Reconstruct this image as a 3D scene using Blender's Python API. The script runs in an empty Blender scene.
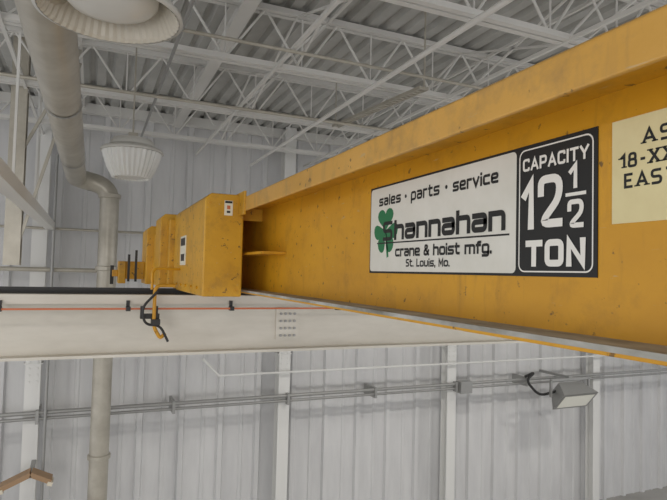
import bpy, bmesh, math, random
from mathutils import Vector, Matrix
random.seed(4)
S=bpy.context.scene
S.view_settings.view_transform='Standard'
CZ=4.9   # eye height above the shop floor (all z below are given relative to eye height and lifted by CZ)

# ------------------------------------------------------------ materials
def nt(name):
    m=bpy.data.materials.new(name); m.use_nodes=True
    n=m.node_tree; b=n.nodes['Principled BSDF']; return m,n,b
def mat(name,col,rough=.5,metal=0,var=.0,col2=None,scale=6,stretch=(1,1,1),bump=0,lo=.35,hi=.7,emit=0):
    m,n,b=nt(name)
    b.inputs['Base Color'].default_value=(*col,1); b.inputs['Roughness'].default_value=rough
    b.inputs['Metallic'].default_value=metal
    if emit:
        b.inputs['Emission Color'].default_value=(*col,1); b.inputs['Emission Strength'].default_value=emit
    if col2 or bump:
        tc=n.nodes.new('ShaderNodeTexCoord'); mp=n.nodes.new('ShaderNodeMapping'); mp.inputs['Scale'].default_value=stretch
        no=n.nodes.new('ShaderNodeTexNoise'); no.inputs['Scale'].default_value=scale; no.inputs['Detail'].default_value=7; no.inputs['Roughness'].default_value=.62
        n.links.new(tc.outputs['Object'],mp.inputs['Vector']); n.links.new(mp.outputs[0],no.inputs['Vector'])
        if col2:
            r=n.nodes.new('ShaderNodeValToRGB'); r.color_ramp.elements[0].position=lo; r.color_ramp.elements[1].position=hi
            r.color_ramp.elements[0].color=(*col,1); r.color_ramp.elements[1].color=(*col2,1)
            n.links.new(no.outputs['Fac'],r.inputs['Fac']); n.links.new(r.outputs[0],b.inputs['Base Color'])
        if bump:
            bp=n.nodes.new('ShaderNodeBump'); bp.inputs['Strength'].default_value=bump; bp.inputs['Distance'].default_value=.01
            n.links.new(no.outputs['Fac'],bp.inputs['Height']); n.links.new(bp.outputs[0],b.inputs['Normal'])
    return m

def yellow_paint(name,c1,c2,spots=.66,grime=(.30,.15,.02),gs=.5):
    m,n,b=nt(name)
    tc=n.nodes.new('ShaderNodeTexCoord')
    def noise(scale,det,st,rough=.6):
        mp=n.nodes.new('ShaderNodeMapping'); mp.inputs['Scale'].default_value=st
        a=n.nodes.new('ShaderNodeTexNoise'); a.inputs['Scale'].default_value=scale; a.inputs['Detail'].default_value=det; a.inputs['Roughness'].default_value=rough
        n.links.new(tc.outputs['Object'],mp.inputs['Vector']); n.links.new(mp.outputs[0],a.inputs['Vector']); return a.outputs['Fac']
    def ramp(src,p0,p1,c0,c1_):
        r=n.nodes.new('ShaderNodeValToRGB'); r.color_ramp.elements[0].position=p0; r.color_ramp.elements[1].position=p1
        r.color_ramp.elements[0].color=(*c0,1); r.color_ramp.elements[1].color=(*c1_,1); n.links.new(src,r.inputs['Fac']); return r.outputs[0]
    def mix(f,a,col):
        mx=n.nodes.new('ShaderNodeMixRGB'); mx.inputs['Color2'].default_value=(*col,1)
        n.links.new(f,mx.inputs['Fac']); n.links.new(a,mx.inputs['Color1']); return mx.outputs[0]
    out=ramp(noise(3.2,6,(1,.6,1)),.3,.72,c1,c2)
    out=mix(ramp(noise(5,8,(1,1,1),.7),.52,.72,(0,0,0),(gs,)*3),out,grime)
    out=mix(ramp(noise(9,5,(1,2.2,.35),.6),.58,.74,(0,0,0),(.45,)*3),out,grime)
    out=mix(ramp(noise(24,6,(1,1,1)),spots,spots+.04,(0,0,0),(.8,)*3),out,(.09,.05,.02))
    out=mix(ramp(noise(60,3,(1,.15,1)),.69,.72,(0,0,0),(.5,)*3),out,(.50,.40,.24))
    n.links.new(out,b.inputs['Base Color']); b.inputs['Roughness'].default_value=.45
    g=n.nodes.new('ShaderNodeTexNoise'); g.inputs['Scale'].default_value=55
    n.links.new(tc.outputs['Object'],g.inputs['Vector'])
    bp=n.nodes.new('ShaderNodeBump'); bp.inputs['Strength'].default_value=.15; bp.inputs['Distance'].default_value=.004
    n.links.new(g.outputs['Fac'],bp.inputs['Height']); n.links.new(bp.outputs[0],b.inputs['Normal'])
    return m
M={}
M['yel']=yellow_paint('crane_yellow',(.70,.355,.014),(.55,.265,.010),.635)
M['yel2']=yellow_paint('crane_yellow_box',(.72,.39,.022),(.56,.285,.012),.63,gs=.65)
M['cap']=yellow_paint('crane_yellow_cap',(.72,.41,.10),(.61,.33,.06),.66,grime=(.36,.22,.08),gs=.75)
M['dust']=mat('dusty_flange',(.48,.48,.45),.9,col2=(.20,.19,.16),scale=12,stretch=(1,.4,1))
M['white']=mat('sign_white',(.76,.75,.69),.45,col2=(.67,.66,.59),scale=5)
M['black']=mat('sign_black',(.008,.009,.009),.55)
M['txtw']=mat('lettering_white',(.82,.81,.76),.5)
M['green']=mat('shamrock_green',(.01,.17,.06),.5)
M['cream']=mat('label_cream',(.78,.70,.40),.6,col2=(.70,.61,.33),scale=7)
M['beam']=mat('runway_white',(.72,.69,.62),.55,col2=(.60,.57,.50),scale=3,stretch=(.5,1,2))
M['wall']=mat('siding_white',(.69,.69,.69),.5,col2=(.58,.58,.585),scale=1.6,stretch=(2,1,.4))
M['deck']=mat('deck_grey',(.52,.52,.50),.55,col2=(.40,.40,.38),scale=2)
M['joist']=mat('joist_paint',(.72,.71,.68),.5)
M['pipe']=mat('pipe_paint',(.52,.49,.42),.35,.25,col2=(.40,.37,.31),scale=4)
M['col']=mat('column_paint',(.74,.74,.72),.5)
M['steel']=mat('galv',(.36,.36,.35),.45,.4)
M['dark']=mat('dark_metal',(.02,.02,.02),.5)
M['orange']=mat('conductor_orange',(.60,.16,.06),.5)
M['floor']=mat('concrete',(.44,.43,.41),.6,col2=(.34,.33,.31),scale=1.2)
M['lamp']=mat('lamp_enamel',(.58,.57,.53),.35)
M['lens']=mat('prismatic_lens',(.70,.70,.67),.25)
M['inner']=mat('reflector_inner',(.56,.52,.44),.4)
M['tan']=mat('tan_shade',(.36,.23,.13),.6)
M['endcap']=mat('lamp_end_cap',(.70,.64,.52),.5)
M['glass']=mat('flood_glass',(.75,.74,.66),.15,emit=.15)
M['tape']=mat('faded_warning',(.78,.75,.62),.5)

# ------------------------------------------------------------ helpers
def link(o): S.collection.objects.link(o); return o
def empty(name,loc=(0,0,0)):
    e=bpy.data.objects.new(name,None); e.location=(loc[0],loc[1],loc[2]+0); return link(e)
def finish(bm,name,mt,parent=None,bevel=0,smooth=False):
    bmesh.ops.recalc_face_normals(bm,faces=bm.faces)
    bmesh.ops.translate(bm,verts=bm.verts,vec=(0,0,CZ))
    me=bpy.data.meshes.new(name); bm.to_mesh(me); bm.free()
    for x in (mt if isinstance(mt,list) else [mt]): me.materials.append(x)
    if smooth:
        for p in me.polygons: p.use_smooth=True
    o=link(bpy.data.objects.new(name,me))
    if parent: o.parent=parent
    if bevel:
        b=o.modifiers.new('bev','BEVEL'); b.width=bevel; b.segments=2; b.limit_method='ANGLE'
    return o
def box(bm,x0,x1,y0,y1,z0,z1,mi=0):
    v=[bm.verts.new((x,y,z)) for x in (x0,x1) for y in (y0,y1) for z in (z0,z1)]
    for f in ((0,1,3,2),(4,6,7,5),(0,4,5,1),(2,3,7,6),(0,2,6,4),(1,5,7,3)):
        bm.faces.new([v[i] for i in f]).material_index=mi
def bar(bm,p0,p1,w,h=None,seg=4,mi=0):
    h=h or w
    p0=Vector(p0);p1=Vector(p1);d=(p1-p0).normalized()
    up=Vector((0,0,1)) if abs(d.z)<.95 else Vector((0,1,0))
    a=d.cross(up).normalized(); b=a.cross(d).normalized()
    r=[]
    for p in (p0,p1):
        ring=[]
        for i in range(seg):
            if seg==4:
                sx,sy=[(-1,-1),(1,-1),(1,1),(-1,1)][i]
                ring.append(bm.verts.new(p+a*sx*w/2+b*sy*h/2))
            else:
                t=2*math.pi*i/seg
                ring.append(bm.verts.new(p+a*math.cos(t)*w/2+b*math.sin(t)*h/2))
        r.append(ring)
    for i in range(seg):
        j=(i+1)%seg
        bm.faces.new((r[0][i],r[0][j],r[1][j],r[1][i])).material_index=mi
    bm.faces.new(r[0][::-1]).material_index=mi; bm.faces.new(r[1]).material_index=mi
def tube(name,pts,rad,mt,parent=None,res=6):
    cu=bpy.data.curves.new(name,'CURVE'); cu.dimensions='3D'; cu.bevel_depth=rad; cu.bevel_resolution=res; cu.use_fill_caps=True
    sp=cu.splines.new('POLY'); sp.points.add(len(pts)-1)
    for i,p in enumerate(pts): sp.points[i].co=(p[0],p[1],p[2]+CZ,1)
    cu.materials.append(mt)
    tmp=bpy.data.objects.new(name,cu); link(tmp)
    dg=bpy.context.evaluated_depsgraph_get(); dg.update()
    me=bpy.data.meshes.new_from_object(tmp.evaluated_get(dg)); 
    bpy.data.objects.remove(tmp); me.name=name
    for p in me.polygons: p.use_smooth=True
    o=link(bpy.data.objects.new(name,me))
    if parent:o.parent=parent
    return o
def lathe(bm,cx,cy,prof,seg=40,mi=0,rib=0):
    rings=[]
    for r,z in prof:
        rings.append([bm.verts.new((cx+r*(1-rib*(i%2))*math.cos(2*math.pi*i/seg),cy+r*(1-rib*(i%2))*math.sin(2*math.pi*i/seg),z)) for i in range(seg)])
    for k in range(len(rings)-1):
        for i in range(seg):
            j=(i+1)%seg
            bm.faces.new((rings[k][i],rings[k][j],rings[k+1][j],rings[k+1][i])).material_index=mi
    return rings
def smoothpath(pts,rad=.2,n=6):
    out=[Vector(pts[0])]
    for i in range(1,len(pts)-1):
        a,b,c=map(Vector,pts[i-1:i+2])
        r=min(rad,(a-b).length*.49,(c-b).length*.49)
        p=b+(a-b).normalized()*r; q=b+(c-b).normalized()*r
        for k in range(n+1):
            t=k/n; out.append(p*(1-t)**2+b*2*t*(1-t)+q*t*t)
    out.append(Vector(pts[-1])); return out

# ------------------------------------------------------------ room shell
YW=9.0; ZC=2.42; XL=-6; XR=18; YB=-9
bm=bmesh.new(); x=XL; prof=[]
while x<XR:
    prof+= [(x,0),(x+.25,0),(x+.27,-.018),(x+.31,-.018),(x+.33,0),(x+.50,0),(x+.525,-.06),(x+.595,-.06),(x+.62,0)]
    x+=.62
z0,z1=-4.9,ZC+.1
lo=[bm.verts.new((px,YW+py,z0)) for px,py in prof]; hi=[bm.verts.new((px,YW+py,z1)) for px,py in prof]
for i in range(len(prof)-1):
    if prof[i+1][0]-prof[i][0]>1e-6: bm.faces.new((lo[i],lo[i+1],hi[i+1],hi[i]))
finish(bm,'wall_back',M['wall'])
bm=bmesh.new(); x=XL; prof=[]
while x<XR:
    prof+=[(x,0),(x+.07,0),(x+.10,.05),(x+.14,.05),(x+.17,0)]
    x+=.20
lo=[bm.verts.new((px,YB,ZC+pz)) for px,pz in prof]; hi=[bm.verts.new((px,YW,ZC+pz)) for px,pz in prof]
for i in range(len(prof)-1): bm.faces.new((lo[i],lo[i+1],hi[i+1],hi[i]))
finish(bm,'ceiling',M['deck'])
bm=bmesh.new(); box(bm,XL,XR,YB,YW,-5.0,-4.9); finish(bm,'floor',M['floor'])

# ------------------------------------------------------------ roof joists
def joist(y,name='roof_joist'):
    bm=bmesh.new(); zt=ZC-.045; zb=ZC-.56
    for s in (-.035,.035):
        bar(bm,(XL,y+s,zt),(XR,y+s,zt),.05,.05)
        bar(bm,(XL,y+s,zb),(XR,y+s,zb),.05,.045)
    x=XL+.15;k=0
    while x<XR-.5:
        a,b=(zb,zt) if k%2 else (zt,zb)
        bar(bm,(x,y,a),(x+.36,y,b),.024,.024,seg=6)
        if k%2==0: bar(bm,(x+.36,y,zb),(x+.36,y,zt),.016,.016,seg=6)
        x+=.36;k+=1
    finish(bm,name,M['joist'])
for y in (-1.65,-.05,1.55,3.15,4.75,6.35,7.95): joist(y)
bm=bmesh.new(); box(bm,XL,XR,YW-.16,YW-.05,ZC-.14,ZC); finish(bm,'trim_1',M['joist'])
bm=bmesh.new(); bar(bm,(1.12,-2,2.22),(1.12,8.8,2.22),.13,.02); bar(bm,(1.12,-2,2.31),(1.12,8.8,2.31),.015,.18); bar(bm,(1.12,-2,2.40),(1.12,8.8,2.40),.13,.02)
finish(bm,'roof_purlin',M['joist'])
for xx in (1.45,3.3,-.7,5.5):
    bm=bmesh.new(); bar(bm,(xx,-2,1.84),(xx,8.9,1.84),.03,.03); bar(bm,(xx+.5,-2,2.36),(xx+.5,8.9,2.36),.03,.03)
    for yy in (1.55,3.15,4.75,6.35): bar(bm,(xx,yy,1.85),(xx+.5,yy+.0,2.36),.02,.02)
    for y0,y1 in ((1.55,3.15),(3.15,4.75),(4.75,6.35),(6.35,7.95)):
        bar(bm,(xx+.2,y0,1.88),(xx+.2,y1,2.36),.018,.018); bar(bm,(xx+.2,y0,2.36),(xx+.2,y1,1.88),.018,.018)
    finish(bm,'joist_bridging',M['joist'])
tube('sprinkler_pipe',[(2.3,-2,1.72),(2.3,8.7,1.72)],.022,M['joist'])
tube('roof_conduit',[(-3,4.2,1.80),(12,4.2,1.80)],.014,M['pipe'])
tube('roof_conduit',[(-3,5.9,1.78),(12,5.9,1.78)],.018,M['pipe'])
tube('roof_conduit',[(.55,-1,1.80),(.55,8.9,1.80)],.014,M['steel'])
tube('roof_conduit',[(4.4,-1,1.82),(4.4,8.9,1.82)],.016,M['pipe'])
bm=bmesh.new()
n=26; p0=Vector((2.7,4.2,1.70)); p1=Vector((2.7,6.2,1.82))
for i in range(n):
    a=p0.lerp(p1,i/n); b=p0.lerp(p1,(i+.55)/n)
    bar(bm,a,b,.07,.02,mi=0)
bar(bm,p0+Vector((.04,0,0)),p1+Vector((.04,0,0)),.015,.03); bar(bm,p0-Vector((.04,0,0)),p1-Vector((.04,0,0)),.015,.03)
bar(bm,p0,p0+Vector((0,0,.7)),.012); bar(bm,p1,p1+Vector((0,0,.6)),.012)
finish(bm,'slotted_hanger_strut',M['pipe'])

# ------------------------------------------------------------ wall columns, conduits
def column(x,y,w=.19,name='wall_column'):
    bm=bmesh.new()
    box(bm,x-w/2,x+w/2,y-.10,y-.085,-4.9,ZC-.02); box(bm,x-w/2,x+w/2,y+.085,y+.10,-4.9,ZC-.02); box(bm,x-.006,x+.006,y-.085,y+.085,-4.9,ZC-.02)
    box(bm,x-w/2-.06,x+w/2+.06,y-.14,y+.14,-4.9,-4.87)
    for z in (-1.35,-1.15): box(bm,x-w/2-.02,x+w/2+.02,y-.11,y+.085,z,z+.012)
    for sx in (-1,1):
        for k in range(4): box(bm,x+sx*.05-.012,x+sx*.05+.012,y-.112,y-.10,-1.6+k*.09,-1.576+k*.09)
    finish(bm,name,M['col'])
for x in (-.68,2.95,6.25,10.0,13.6): column(x,8.7)
e=empty('wall_conduit')
tube('run_1',[(-3,8.55,-2.00),(17,8.55,-2.03)],.028,M['steel'],e)
tube('run_2',[(-3,8.55,-2.08),(17,8.55,-2.11)],.022,M['steel'],e)
tube('run_3',[(1.6,8.5,-1.35),(1.85,8.5,-1.62),(17,8.5,-1.62)],.02,M['col'],e)
bm=bmesh.new()
for x in (-.6,1.2,3.0,4.6,6.3,8.0): box(bm,x-.02,x+.02,8.5,8.93,-2.15,-1.97)
box(bm,6.35,6.60,8.44,8.60,-2.18,-1.96)
finish(bm,'straps',M['steel'],e)
tube('upper_wall_conduit',[(-3,8.55,.52),(5,8.55,.52)],.018,M['pipe'])
tube('upper_wall_conduit',[(-3,8.55,-.05),(5,8.55,-.05)],.03,M['pipe'])
tube('wall_riser_conduit',[(-.5,8.5,1.55),(-.5,8.5,-4.8)],.02,M['steel'])

# ------------------------------------------------------------ ventilation pipe
vp=empty('vent_pipe')
tube('horizontal_run',smoothpath([(-.24,-1.5,1.20),(-.24,8.2,1.20),(.19,8.2,1.12),(.19,8.2,.2),(.19,8.2,-4.88)],.24),.125,M['pipe'],vp,10)
bm=bmesh.new()
for y in (2.2,4.4,6.6):
    r=[]
    for yy in (y-.02,y+.02):
        r.append([bm.verts.new((-.24+.133*math.cos(t*math.pi/12),yy,1.20+.133*math.sin(t*math.pi/12))) for t in range(24)])
    for i in range(24):
        j=(i+1)%24; bm.faces.new((r[0][i],r[0][j],r[1][j],r[1][i]))
    bar(bm,(-.24,y,1.32),(-.24,y,ZC),.016)
finish(bm,'pipe_hangers',M['steel'],vp)
bm=bmesh.new()
for z in (.95,-.05,-2.6): lathe(bm,.19,8.2,[(.126,z),(.148,z+.01),(.148,z+.06),(.126,z+.07)],24)
finish(bm,'couplings',M['pipe'],vp)

# ------------------------------------------------------------ left hung structure
bm=bmesh.new()
box(bm,-.60,-.49,2.2,8.5,.50,.515); box(bm,-.60,-.585,2.2,8.5,.515,.60); box(bm,-.505,-.49,2.2,8.5,.515,.60)
for y in (3.0,5.0,7.0): bar(bm,(-.60,y,.55),(-.60,y,ZC),.02)
finish(bm,'cable_tray',M['joist'])
bm=bmesh.new()
box(bm,-.83,-.68,6.45,6.46,.0,ZC); box(bm,-.83,-.68,6.60,6.61,.0,ZC); box(bm,-.76,-.75,6.46,6.60,.0,ZC)
bar(bm,(-.75,6.5,.05),(-.2,6.5,2.2),.03); bar(bm,(-.75,6.5,1.1),(-.2,6.5,2.35),.03)
finish(bm,'hanger_column',M['pipe'])

# ------------------------------------------------------------ runway beam
rb=empty('runway_beam')
bm=bmesh.new(); X0,X1=-6,17
yc=4.42
box(bm,X0,X1,yc-.012,yc+.012,-.63,-.21)
box(bm,X0,X1,yc-.12,yc+.12,-.65,-.63)
box(bm,X0,X1,yc-.12,yc+.12,-.225,-.205)
finish(bm,'i_section',M['beam'],rb)
bm=bmesh.new(); box(bm,X0,X1,yc-.17,yc+.17,-.205,-.195); box(bm,X0,X1,yc-.17,yc-.16,-.26,-.205); box(bm,X0,X1,yc+.16,yc+.17,-.26,-.205)
finish(bm,'cap_channel',M['beam'],rb)
bm=bmesh.new(); box(bm,X0,X1,yc-.05,yc+.05,-.195,-.185); box(bm,X0,X1,yc-.01,yc+.01,-.185,-.165); box(bm,X0,X1,yc-.028,yc+.028,-.168,-.150)
finish(bm,'crane_rail',M['dark'],rb)
bm=bmesh.new(); 
box(bm,1.42,1.62,yc-.028,yc-.012,-.56,-.30)
for sx in (1.46,1.50,1.54,1.58):
    for k in range(4): 
        zz=-.53+k*.06; bar(bm,(sx,yc-.028,zz),(sx,yc-.042,zz),.022,seg=6,mi=1)
finish(bm,'splice_plate',[M['beam'],M['steel']],rb)
bm=bmesh.new()
for xx in (-2.8,4.9,9): box(bm,xx-.006,xx+.006,yc-.11,yc-.012,-.63,-.225)
finish(bm,'stiffeners',M['beam'],rb)
cb=empty('conductor_bar')
bm=bmesh.new(); bar(bm,(X0,4.20,-.292),(X1,4.20,-.292),.014,.013)
finish(bm,'bar_1',M['orange'],cb)
bm=bmesh.new()
for xx in (-.55,.25,1.0,1.9,2.8,3.7): 
    box(bm,xx-.015,xx+.015,4.185,4.25,-.308,-.277); box(bm,xx-.012,xx+.012,4.235,4.25,-.308,-.235)
finish(bm,'bar_hangers',M['dark'],cb)

# ------------------------------------------------------------ overhead crane
cr=empty('overhead_crane')
Y0,Y1=-3.0,3.92
bm=bmesh.new(); box(bm,1.0,1.014,Y0,Y1,-.122,.40); finish(bm,'girder_web',M['yel'],cr)
bm=bmesh.new(); box(bm,.885,1.13,Y0,Y1,.398,.42); finish(bm,'girder_top_flange',M['yel'],cr)
bm=bmesh.new(); box(bm,.885,1.13,Y0,Y1,-.142,-.128); finish(bm,'girder_bottom_flange',M['yel'],cr,.002)
bm=bmesh.new(); box(bm,.883,.999,Y0,Y1-.02,-.134,-.122); finish(bm,'flange_dust',M['dust'],cr)
bm=bmesh.new()
pr=[(.81,.352),(.81,.432),(.822,.442),(1.19,.442),(1.20,.432),(1.20,.352),(1.188,.352),(1.188,.421),(.824,.421),(.824,.352)]
a=[bm.verts.new((x,Y0,z)) for x,z in pr]; b=[bm.verts.new((x,3.45,z)) for x,z in pr]
for i in range(len(pr)):
    j=(i+1)%len(pr); bm.faces.new((a[i],a[j],b[j],b[i]))
bm.faces.new(a); bm.faces.new(b[::-1])
finish(bm,'girder_cap_channel',M['cap'],cr,.004)
bm=bmesh.new(); box(bm,.86,1.3,3.92,3.95,-.15,.43); finish(bm,'girder_end_plate',M['yel'],cr)
bm=bmesh.new(); box(bm,.86,1.0,2.95,3.5,.098,.112); finish(bm,'web_stub_plate',M['yel'],cr)
bm=bmesh.new(); box(bm,.80,.815,3.15,3.44,.33,.47); box(bm,.80,1.0,3.44,3.455,.32,.47); finish(bm,'cap_end_bracket',M['yel2'],cr,.003)
def chambox(name,x0,x1,y0,y1,z0,z1,ch=.035,m='yel2'):
    bm=bmesh.new(); pr=[(x0,z0),(x1,z0),(x1,z1-ch*.3),(x1-ch*.3,z1),(x0+ch,z1),(x0,z1-ch)]
    a=[bm.verts.new((x,y0,z)) for x,z in pr]; b=[bm.verts.new((x,y1,z)) for x,z in pr]
    for i in range(len(pr)):
        j=(i+1)%len(pr); bm.faces.new((a[i],a[j],b[j],b[i]))
    bm.faces.new(a); bm.faces.new(b[::-1])
    return finish(bm,name,M[m],cr,.008)
chambox('end_truck_housing',.60,.835,3.28,4.56,-.158,.46)
chambox('truck_rear_housing',.50,.75,4.66,5.02,-.145,.45)
chambox('truck_rear_cover',.44,.70,5.15,5.6,-.14,.38)
bm=bmesh.new()
box(bm,.56,.80,4.56,4.66,-.13,.40); box(bm,.50,.72,5.02,5.15,-.1,.3)
box(bm,.28,.44,5.3,5.5,-.10,.06); box(bm,.22,.28,5.27,5.53,-.14,.06)
box(bm,.17,.22,5.35,5.45,-.08,-.02)
finish(bm,'truck_bumper',M['yel2'],cr,.006)
bm=bmesh.new()
bar(bm,(.17,5.40,-.15),(.17,5.40,.02),.03); bar(bm,(.30,5.2,-.12),(.30,5.2,.12),.02); bar(bm,(.36,5.2,-.12),(.36,5.2,.16),.02)
finish(bm,'bumper_buffer',M['dark'],cr)
bm=bmesh.new(); box(bm,.835,2.2,4.25,4.62,-.10,.35); finish(bm,'truck_frame',M['yel'],cr,.01)
bm=bmesh.new()
for cx in (1.1,1.9):
    seg=24
    for (y0,y1,r) in ((4.385,4.455,.11),(4.36,4.385,.125),(4.455,4.48,.125)):
        A=[bm.verts.new((cx+r*math.cos(2*math.pi*i/seg),y0,-.04+r*math.sin(2*math.pi*i/seg))) for i in range(seg)]
        B=[bm.verts.new((cx+r*math.cos(2*math.pi*i/seg),y1,-.04+r*math.sin(2*math.pi*i/seg))) for i in range(seg)]
        for i in range(seg):
            j=(i+1)%seg; bm.faces.new((A[i],A[j],B[j],B[i]))
        bm.faces.new(A); bm.faces.new(B[::-1])
finish(bm,'truck_wheels',M['steel'],cr)
bm=bmesh.new(); box(bm,.715,.765,3.276,3.281,.33,.42,0); box(bm,.718,.762,3.2745,3.277,.404,.417,1); box(bm,.73,.75,3.2745,3.277,.345,.358,1); box(bm,.73,.75,3.2745,3.277,.368,.39,2)
box(bm,.597,.601,3.95,4.20,.03,.24,0); box(bm,.595,.598,3.98,4.17,.17,.225,1); box(bm,.595,.598,4.0,4.15,.06,.11,1)
finish(bm,'warning_sticker',[M['tape'],M['dark'],M['orange']],cr)
bm=bmesh.new()
for (x,z) in ((.63,-.12),(.80,-.12),(.63,.40),(.80,.40)): bar(bm,(x,3.28,z),(x,3.27,z),.018,seg=8)
for k in range(5): bar(bm,(.600,3.45+k*.22,-.11),(.590,3.45+k*.22,-.11),.018,seg=8)
finish(bm,'housing_bolts',M['yel'],cr)
tube('collector_arm',smoothpath([(.56,4.12,-.12),(.42,4.12,-.12),(.42,4.12,-.42),(.47,4.12,-.50),(.50,4.12,-.46)],.05),.013,M['yel'],cr)
tube('collector_arm_2',smoothpath([(.60,4.2,.0),(.40,4.15,.0),(.40,4.13,-.15)],.05),.010,M['yel'],cr)
tube('collector_cable',smoothpath([(.44,4.1,-.16),(.33,4.1,-.28),(.36,4.1,-.40),(.46,4.1,-.40),(.52,4.1,-.52)],.06),.009,M['dark'],cr)
bm=bmesh.new(); box(bm,.33,.46,4.14,4.19,-.36,-.325); box(bm,.33,.35,4.15,4.18,-.33,-.27); box(bm,.43,.45,4.15,4.18,-.33,-.27); box(bm,.40,.46,4.08,4.14,-.40,-.36)
finish(bm,'collector_shoe',M['dark'],cr)

# ------------------------------------------------------------ sign lettering: own stroke alphabet
def poly(bm,pts,x,mi=0):
    vs=[bm.verts.new((x,y,z)) for y,z in pts]; f=bm.faces.new(vs); f.material_index=mi
def G(w=1.15,W=1.0,cap=1.4):
    g={}
    g['a']=(w,[[(.06,1),(w,1),(w,0),(0,0),(0,.56),(w,.56)]])
    g['b']=(w,[[(0,cap),(0,0),(w,0),(w,1),(0,1)]])
    g['c']=(w,[[(w,1),(0,1),(0,0),(w,0)]])
    g['e']=(w,[[(w,0),(0,0),(0,1),(w,1),(w,.5),(0,.5)]])
    g['f']=(.65*w,[[(.65*w,cap),(.2*w,cap),(.2*w,0)],[(0,1),(.62*w,1)]])
    g['g']=(w,[[(w,0),(0,0),(0,1),(w,1),(w,-.42),(.06,-.42)]])
    g['h']=(w,[[(0,0),(0,cap)],[(0,1),(w,1),(w,0)]])
    g['i']=(0,[[(0,0),(0,.9)],[(0,1.38),(0,cap)]])
    g['l']=(0,[[(0,0),(0,cap)]])
    g['m']=(1.7*w,[[(0,0),(0,1)],[(0,1),(1.7*w,1),(1.7*w,0)],[(.85*w,1),(.85*w,0)]])
    g['n']=(w,[[(0,0),(0,1)],[(0,1),(w,1),(w,0)]])
    g['o']=(w,[[(w/2,0),(0,0),(0,1),(w,1),(w,0),(w/2,0)]])
    g['p']=(w,[[(0,-.42),(0,1),(w,1),(w,0),(0,0)]])
    g['r']=(.7*w,[[(0,0),(0,1)],[(0,1),(.7*w,1)]])
    g['s']=(w,[[(w,1),(0,1),(0,.5),(w,.5),(w,0),(0,0)]])
    g['t']=(.75*w,[[(.2*w,1.35),(.2*w,0),(.75*w,0)],[(0,1),(.72*w,1)]])
    g['u']=(w,[[(0,1),(0,0),(w,0),(w,1)]])
    g['v']=(w,[[(0,1),(w/2,0),(w,1)]])
    g['&']=(1.15,[[(1.15,0),(.2,1.0),(.2,cap),(.8,cap),(.8,1),(0,.6),(0,0),(.8,0),(1.15,.6)]])
    g['.']=(0,[[(0,-.03),(0,.03)]]); g[',']=(0,[[(0,-.2),(0,.04)]]); g[' ']=(.45,[])
    g['-']=(.45,[[(0,.6),(.45,.6)]])
    g['A']=(W*1.15,[[(0,0),(W*.575,cap),(W*1.15,0)],[(W*.25,.42),(W*.9,.42)]])
    g['C']=(W,[[(W,1.2),(W,cap),(0,cap),(0,0),(W,0),(W,.2)]])
    g['E']=(W*.9,[[(W*.9,cap),(0,cap),(0,0),(W*.9,0)],[(0,.72),(W*.75,.72)]])
    g['I']=(0,[[(0,0),(0,cap)]]); g['L']=(W*.9,[[(0,cap),(0,0),(W*.9,0)]])
    g['M']=(W*1.3,[[(0,0),(0,cap),(W*.65,.35),(W*1.3,cap),(W*1.3,0)]])
    g['N']=(W,[[(0,0),(0,cap),(W,0),(W,cap)]])
    g['O']=(W*1.1,[[(W*.55,0),(0,0),(0,cap),(W*1.1,cap),(W*1.1,0),(W*.55,0)]])
    g['P']=(W,[[(0,0),(0,cap)],[(0,cap),(W,cap),(W,.58),(0,.58)]])
    g['R']=(W,[[(0,0),(0,cap),(W,cap),(W,.65),(0,.65)],[(W*.5,.65),(W,0)]])
    g['S']=(W,[[(W,cap),(0,cap),(0,.7),(W,.7),(W,0),(0,0)]])
    g['T']=(W*1.05,[[(0,cap),(W*1.05,cap)],[(W*.525,cap),(W*.525,0)]])
    g['X']=(W,[[(0,0),(W,cap)],[(0,cap),(W,0)]])
    g['Y']=(W*1.1,[[(0,cap),(W*.55,.62),(W*1.1,cap)],[(W*.55,.62),(W*.55,0)]])
    g['1']=(.38,[[(0,1.02),(.38,cap),(.38,0)]])
    g['2']=(W*.9,[[(0,1.0),(0,cap),(W*.9,cap),(W*.9,.78),(0,.02),(W*.9,.02)]])
    a_=W*.85
    g['8']=(a_,[[(a_/2,.74),(.05,.74),(.05,cap),(a_-.05,cap),(a_-.05,.74),(a_/2,.74)],[(a_/2,0),(0,0),(0,.74),(a_,.74),(a_,0),(a_/2,0)]])
    g['0']=(W*.8,[[(W*.4,0),(0,0),(0,cap),(W*.8,cap),(W*.8,0),(W*.4,0)]])
    return g
SHARP=set('AVvXYMNLTE1')
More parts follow.
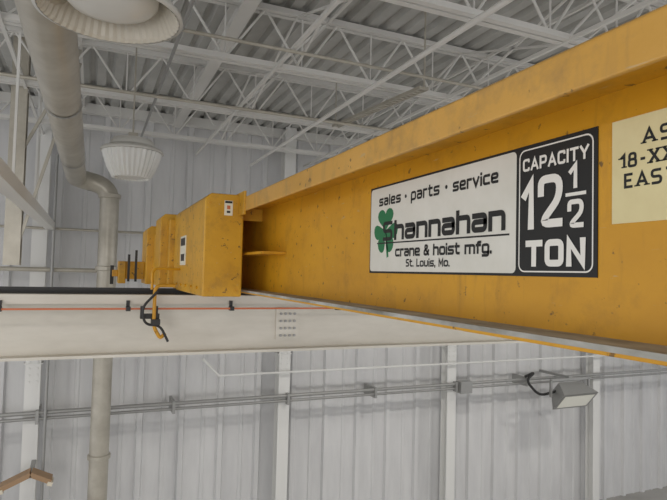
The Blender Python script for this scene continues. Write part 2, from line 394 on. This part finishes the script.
def stroke_text(s,yleft,width,zb,zt,t,m,parent,name,x,Wc=1.0,wl=1.15,gap=.5,rnd=.3,caps=False,serif=False,asc=1.4,tv=None):
    g=G(wl,Wc); k=(zt-zb-t)/asc
    adv=[];cx=0
    for ch in s:
        adv.append(cx); cx+=g[ch][0]+gap
    tot=cx-gap; kx=(width-t)/tot
    bm=bmesh.new()
    lay=0
    for ch,ax in zip(s,adv):
        for pl in g[ch][1]:
            P=[Vector(((ax+px)*kx,py*k,0)) for px,py in pl]
            if ch in SHARP or len(P)<3: Q=P
            else: Q=smoothpath(P,rnd*k*(1.5 if caps else 1),5)
            Lr=[];Rr=[];closed=(Q[0]-Q[-1]).length<1e-6
            Q2=[Q[0]]
            for q in Q[1:]:
                if (q-Q2[-1]).length>1e-6: Q2.append(q)
            Q=Q2; n=len(Q)
            for i in range(n):
                d0=(Q[i]-Q[i-1]).normalized() if i>0 else None
                d1=(Q[i+1]-Q[i]).normalized() if i<n-1 else None
                if d0 is None: d0=d1
                if d1 is None: d1=d0
                n0=Vector((-d0.y,d0.x,0)); n1=Vector((-d1.y,d1.x,0)); mt_=(n0+n1)
                if mt_.length<1e-4: mt_=n0
                mt_.normalize(); sc=1/max(.45,mt_.dot(n0)); 
                p=Q[i].copy()
                if i==0 and not closed: p-=d1*t*.5*(1 if not serif else .2)
                if i==n-1 and not closed: p+=d0*t*.5*(1 if not serif else .2)
                Lr.append(p+mt_*t*.5*sc); Rr.append(p-mt_*t*.5*sc)
            off=lay*.00002; lay+=1
            def V(p): return bm.verts.new((x-off,yleft-t/2-p.x,zb+t/2+p.y))
            lv=[V(p) for p in Lr]; rv=[V(p) for p in Rr]
            for i in range(n-1):
                try: bm.faces.new((lv[i],lv[i+1],rv[i+1],rv[i]))
                except: pass
            if serif and not closed:
                for q,dd in ((Q[0],Q[1]-Q[0]),(Q[-1],Q[-2]-Q[-1])):
                    if abs(dd.y)>abs(dd.x)*.6:
                        h=t*.25; w2=t*1.15
                        vs=[V(q+Vector((a_,b_,0))) for a_,b_ in ((-w2,-h),(w2,-h),(w2,h),(-w2,h))]
                        bm.faces.new(vs)
    o=finish(bm,name,m,parent); return o
def rrect(y0,y1,z0,z1,r,n=5):
    out=[]
    for cy,cz,a0 in ((y1-r,z1-r,0),(y0+r,z1-r,90),(y0+r,z0+r,180),(y1-r,z0+r,270)):
        for k in range(n+1):
            t=math.radians(a0+90*k/n); out.append((cy+r*math.cos(t),cz+r*math.sin(t)))
    return out
sg=empty('capacity_sign')
ZB=.004; ZT=.334; YL=1.92; YM=1.1045; YR=.8575
bm=bmesh.new(); box(bm,.9972,.9997,YR,YL,ZB,ZT); finish(bm,'backing_plate',M['black'],sg)
bm=bmesh.new(); poly(bm,rrect(YM+.002,YL-.006,ZB+.007,ZT-.007,.014),.9966); finish(bm,'white_panel',M['white'],sg)
bm=bmesh.new()
A=rrect(YR+.010,YM-.008,ZB+.010,ZT-.010,.02); B=rrect(YR+.0135,YM-.0115,ZB+.0135,ZT-.0135,.017)
va=[bm.verts.new((.9966,y,z)) for y,z in A]; vb=[bm.verts.new((.9966,y,z)) for y,z in B]
for i in range(len(A)):
    j=(i+1)%len(A); bm.faces.new((va[i],va[j],vb[j],vb[i]))
finish(bm,'keyline',M['txtw'],sg)
def T(s,s0,s1,z0,z1,t,m='black',x=.9955,**k): return stroke_text(s,YL-s0,s1-s0,z0,z1,t,M[m],sg,'lettering',x,**k)
T('sales',.072,.232,.257,.296,.0078,gap=.6); T('parts',.300,.470,.255,.296,.0078,gap=.6); T('service',.540,.745,.255,.294,.0078,gap=.6)
bm=bmesh.new()
for s in (.265,.506): poly(bm,[(YL-s+.0065*math.cos(t*math.pi/6),.275+.0065*math.sin(t*math.pi/6)) for t in range(12)],.9960)
poly(bm,[(YL-.06,.119),(YL-.79,.115),(YL-.79,.110),(YL-.06,.114)],.9960)
finish(bm,'dots_and_rule',M['black'],sg)
bm=bmesh.new(); cy,cz=YL-.125,.163
for ang in (92,212,-30):
    pts=[]
    for k in range(28):
        t=2*math.pi*k/28
        hx=16*math.sin(t)**3; hy=13*math.cos(t)-5*math.cos(2*t)-2*math.cos(3*t)-math.cos(4*t)
        hx*=.0037; hy=(hy+15)*.0030
        a=math.radians(ang-90); pts.append((cy-(hx*math.cos(a)-hy*math.sin(a)),cz+hx*math.sin(a)+hy*math.cos(a)))
    poly(bm,pts,.9963)
poly(bm,[(cy+.005,cz),(cy-.005,cz),(cy-.026,cz-.098),(cy-.012,cz-.102)],.9963)
finish(bm,'shamrock',M['green'],sg)
T('S',.106,.176,.124,.196,.0135,x=.9958,Wc=1.1,rnd=.25)
T('hannahan',.190,.775,.124,.196,.0160,gap=.46)
T('crane & hoist mfg.',.200,.722,.064,.101,.0078,gap=.5)
T('St. Louis, Mo.',.275,.530,.028,.055,.0052,gap=.55)
q=YL-YM
kw=dict(m='txtw',caps=True,rnd=.22)
T('CAPACITY',q+.022,q+.226,.268,.300,.0062,gap=.55,**kw)
T('1',q+.020,q+.062,.120,.247,.021,**kw); T('2',q+.074,q+.152,.120,.249,.020,m='txtw',caps=True,rnd=.28)
T('1',q+.170,q+.194,.206,.264,.011,**kw); T('2',q+.166,q+.212,.115,.181,.0115,m='txtw',caps=True,rnd=.28)
T('TON',q+.034,q+.218,.028,.093,.016,gap=.6,**kw)
bm=bmesh.new(); poly(bm,[(YM-.160,.197),(YM-.218,.197),(YM-.218,.189),(YM-.160,.189)],.9960); finish(bm,'fraction_bar',M['txtw'],sg)

lb=empty('asset_label')
bm=bmesh.new(); box(bm,.9980,.9997,.48,.822,.117,.333); finish(bm,'label_sheet',M['cream'],lb)
def L(s,y0,w,z0,z1): stroke_text(s,y0,w,z0,z1,.0056,M['black'],lb,'lettering',.9974,caps=True,serif=True,gap=.55,Wc=.9,rnd=.22)
L('ASSET',.752,.165,.272,.304); L('18-XXY-012',.803,.24,.230,.261); L('EAST CRANE',.793,.28,.188,.219)

# ------------------------------------------------------------ high bay lamps
def highbay(x,y,z):
    e=empty('high_bay_light')
    bm=bmesh.new()
    lathe(bm,x,y,[(.02,z+.20),(.13,z+.20),(.17,z+.19),(.19,z+.16),(.20,z+.13),(.262,z+.10),(.275,z+.085),(.275,z+.07),(.26,z+.068)],44)
    finish(bm,'housing',M['lamp'],e)
    bm=bmesh.new()
    r=lathe(bm,x,y,[(.262,z+.068),(.25,z+.02),(.215,z-.08),(.17,z-.165),(.155,z-.17),(.15,z-.155)],64,rib=.05)
    bm.faces.new(r[-1])
    finish(bm,'bowl_lens',M['lens'],e)
    bm=bmesh.new(); bar(bm,(x,y,z+.20),(x,y,ZC),.014,seg=8); box(bm,x-.04,x+.04,y-.04,y+.04,z+.19,z+.25)
    finish(bm,'stem',M['pipe'],e)
def domelight(x,y,z):
    e=empty('dome_pendant_light')
    bm=bmesh.new()
    lathe(bm,x,y,[(.03,z+.42),(.09,z+.40),(.10,z+.28),(.14,z+.24),(.21,z+.15),(.255,z+.05),(.265,z+.03),(.285,z+.02),(.29,z),(.275,z-.004)],48)
    finish(bm,'dome',M['lamp'],e,smooth=True)
    bm=bmesh.new()
    lathe(bm,x,y,[(.275,z-.004),(.262,z+.01),(.245,z+.05),(.20,z+.14),(.17,z+.17)],96,rib=.02)
    finish(bm,'reflector',M['inner'],e)
    bm=bmesh.new()
    r=lathe(bm,x,y,[(.19,z+.10),(.185,z+.06),(.16,z+.035),(.11,z+.02),(.05,z+.015)],48); bm.faces.new(r[-1])
    finish(bm,'diffuser',M['lens'],e,smooth=True)
    bm=bmesh.new(); bar(bm,(x,y,z+.41),(x,y,ZC),.02,seg=8); finish(bm,'stem',M['steel'],e)
def lampl(x,y,z,p,size=.5,aim=(0,0,-1),col=(1,.96,.90)):
    l=bpy.data.lights.new('lamp_or_fill_light','AREA'); l.shape='DISK'; l.size=size; l.energy=p; l.color=col
    o=link(bpy.data.objects.new('lamp_or_fill_light',l)); o.location=(x,y,z+CZ)
    o.rotation_euler=Vector(aim).to_track_quat('-Z','Y').to_euler()
domelight(.03,2.42,1.04)
highbay(.30,5.35,.99)
for (x,y) in ((4.6,5.4),(4.6,1.0),(9.2,5.4),(9.2,1.0),(-3.6,2.4),(-3.6,5.4),(0,-3),(-4,-3),(5,-4)):
    highbay(x,y,.99); lampl(x,y,.79,62,.3)

# ------------------------------------------------------------ flood light on wall
fl=empty('flood_light')
c=Vector((8.75,8.1,-2.30))
tt=math.radians(40)
def P(a,b,d):
    return c+Vector((a,-d*math.cos(tt)-b*math.sin(tt),b*math.cos(tt)-d*math.sin(tt)))
bm=bmesh.new()
f=[P(-.45,-.22,.12),P(.45,-.22,.12),P(.45,.22,.12),P(-.45,.22,.12)]; k=[P(-.28,-.14,-.22),P(.28,-.14,-.22),P(.28,.16,-.22),P(-.28,.16,-.22)]
fv=[bm.verts.new(v) for v in f]; kv=[bm.verts.new(v) for v in k]
for i in range(4):
    j=(i+1)%4; bm.faces.new((fv[i],fv[j],kv[j],kv[i]))
bm.faces.new(kv[::-1]); bm.faces.new(fv)
finish(bm,'reflector_housing',M['steel'],fl)
bm=bmesh.new(); g=[P(-.39,-.17,.128),P(.39,-.17,.128),P(.39,.17,.128),P(-.39,.17,.128)]; bm.faces.new([bm.verts.new(v) for v in g]); finish(bm,'glass',M['glass'],fl)
bm=bmesh.new(); bar(bm,(8.25,8.15,-2.3),(8.25,8.15,-1.98),.04); bar(bm,(9.25,8.15,-2.3),(9.25,8.15,-1.98),.04); bar(bm,(8.25,8.15,-1.98),(9.25,8.15,-1.98),.04); bar(bm,(8.75,8.15,-1.95),(8.75,8.95,-1.95),.05)
finish(bm,'yoke',M['steel'],fl)
tube('cable',smoothpath([(8.5,8.2,-2.2),(8.1,8.3,-2.30),(7.85,8.4,-2.0),(8.1,8.4,-1.85),(7.9,8.48,-1.95)],.15),.025,M['dark'],fl)

# ------------------------------------------------------------ small peaked wall lamp, lower left
pl=empty('wall_lamp')
bm=bmesh.new(); c=Vector((-.62,8.25,-2.72))
bar(bm,c+Vector((0,0,.02)),c+Vector((-.34,0,-.13)),.22,.06); bar(bm,c+Vector((0,0,.02)),c+Vector((.24,0,-.10)),.22,.06)
finish(bm,'shades',M['tan'],pl)
bm=bmesh.new(); bar(bm,c+Vector((-.30,-.02,-.15)),c+Vector((-.36,-.02,-.165)),.2,.05); bar(bm,c+Vector((.2,-.02,-.11)),c+Vector((.26,-.02,-.13)),.2,.05)
finish(bm,'tubes',M['endcap'],pl)
bm=bmesh.new(); bar(bm,c,c+Vector((0,.35,.05)),.05); finish(bm,'arm',M['steel'],pl)

# ------------------------------------------------------------ ambient + soft fill lamp
w=bpy.data.worlds.new('World'); S.world=w; w.use_nodes=True
w.node_tree.nodes['Background'].inputs[0].default_value=(.97,.975,1,1); w.node_tree.nodes['Background'].inputs[1].default_value=.88
lampl(-3,-5,-.5,120,3,aim=(.35,1,.12),col=(1,.98,.94))  # added fill lamp, unseen behind the camera, simulates daylight from doors

# ------------------------------------------------------------ camera
cam=bpy.data.cameras.new('cam'); co=link(bpy.data.objects.new('camera',cam))
F=550.; cam.sensor_width=36; cam.lens=36*F/667; cam.clip_start=.02
yaw=math.atan(241/550); p=math.atan(23/550); rho=math.radians(1.42)
fw=Vector((math.sin(yaw)*math.cos(p),math.cos(yaw)*math.cos(p),math.sin(p)))
R=fw.cross(Vector((0,0,1))).normalized(); U=R.cross(fw)
R2=R*math.cos(rho)+U*math.sin(rho); U2=U*math.cos(rho)-R*math.sin(rho)
mtx=Matrix((R2,U2,-fw)).transposed().to_4x4(); mtx.translation=Vector((0,0,CZ)); co.matrix_world=mtx
S.camera=co
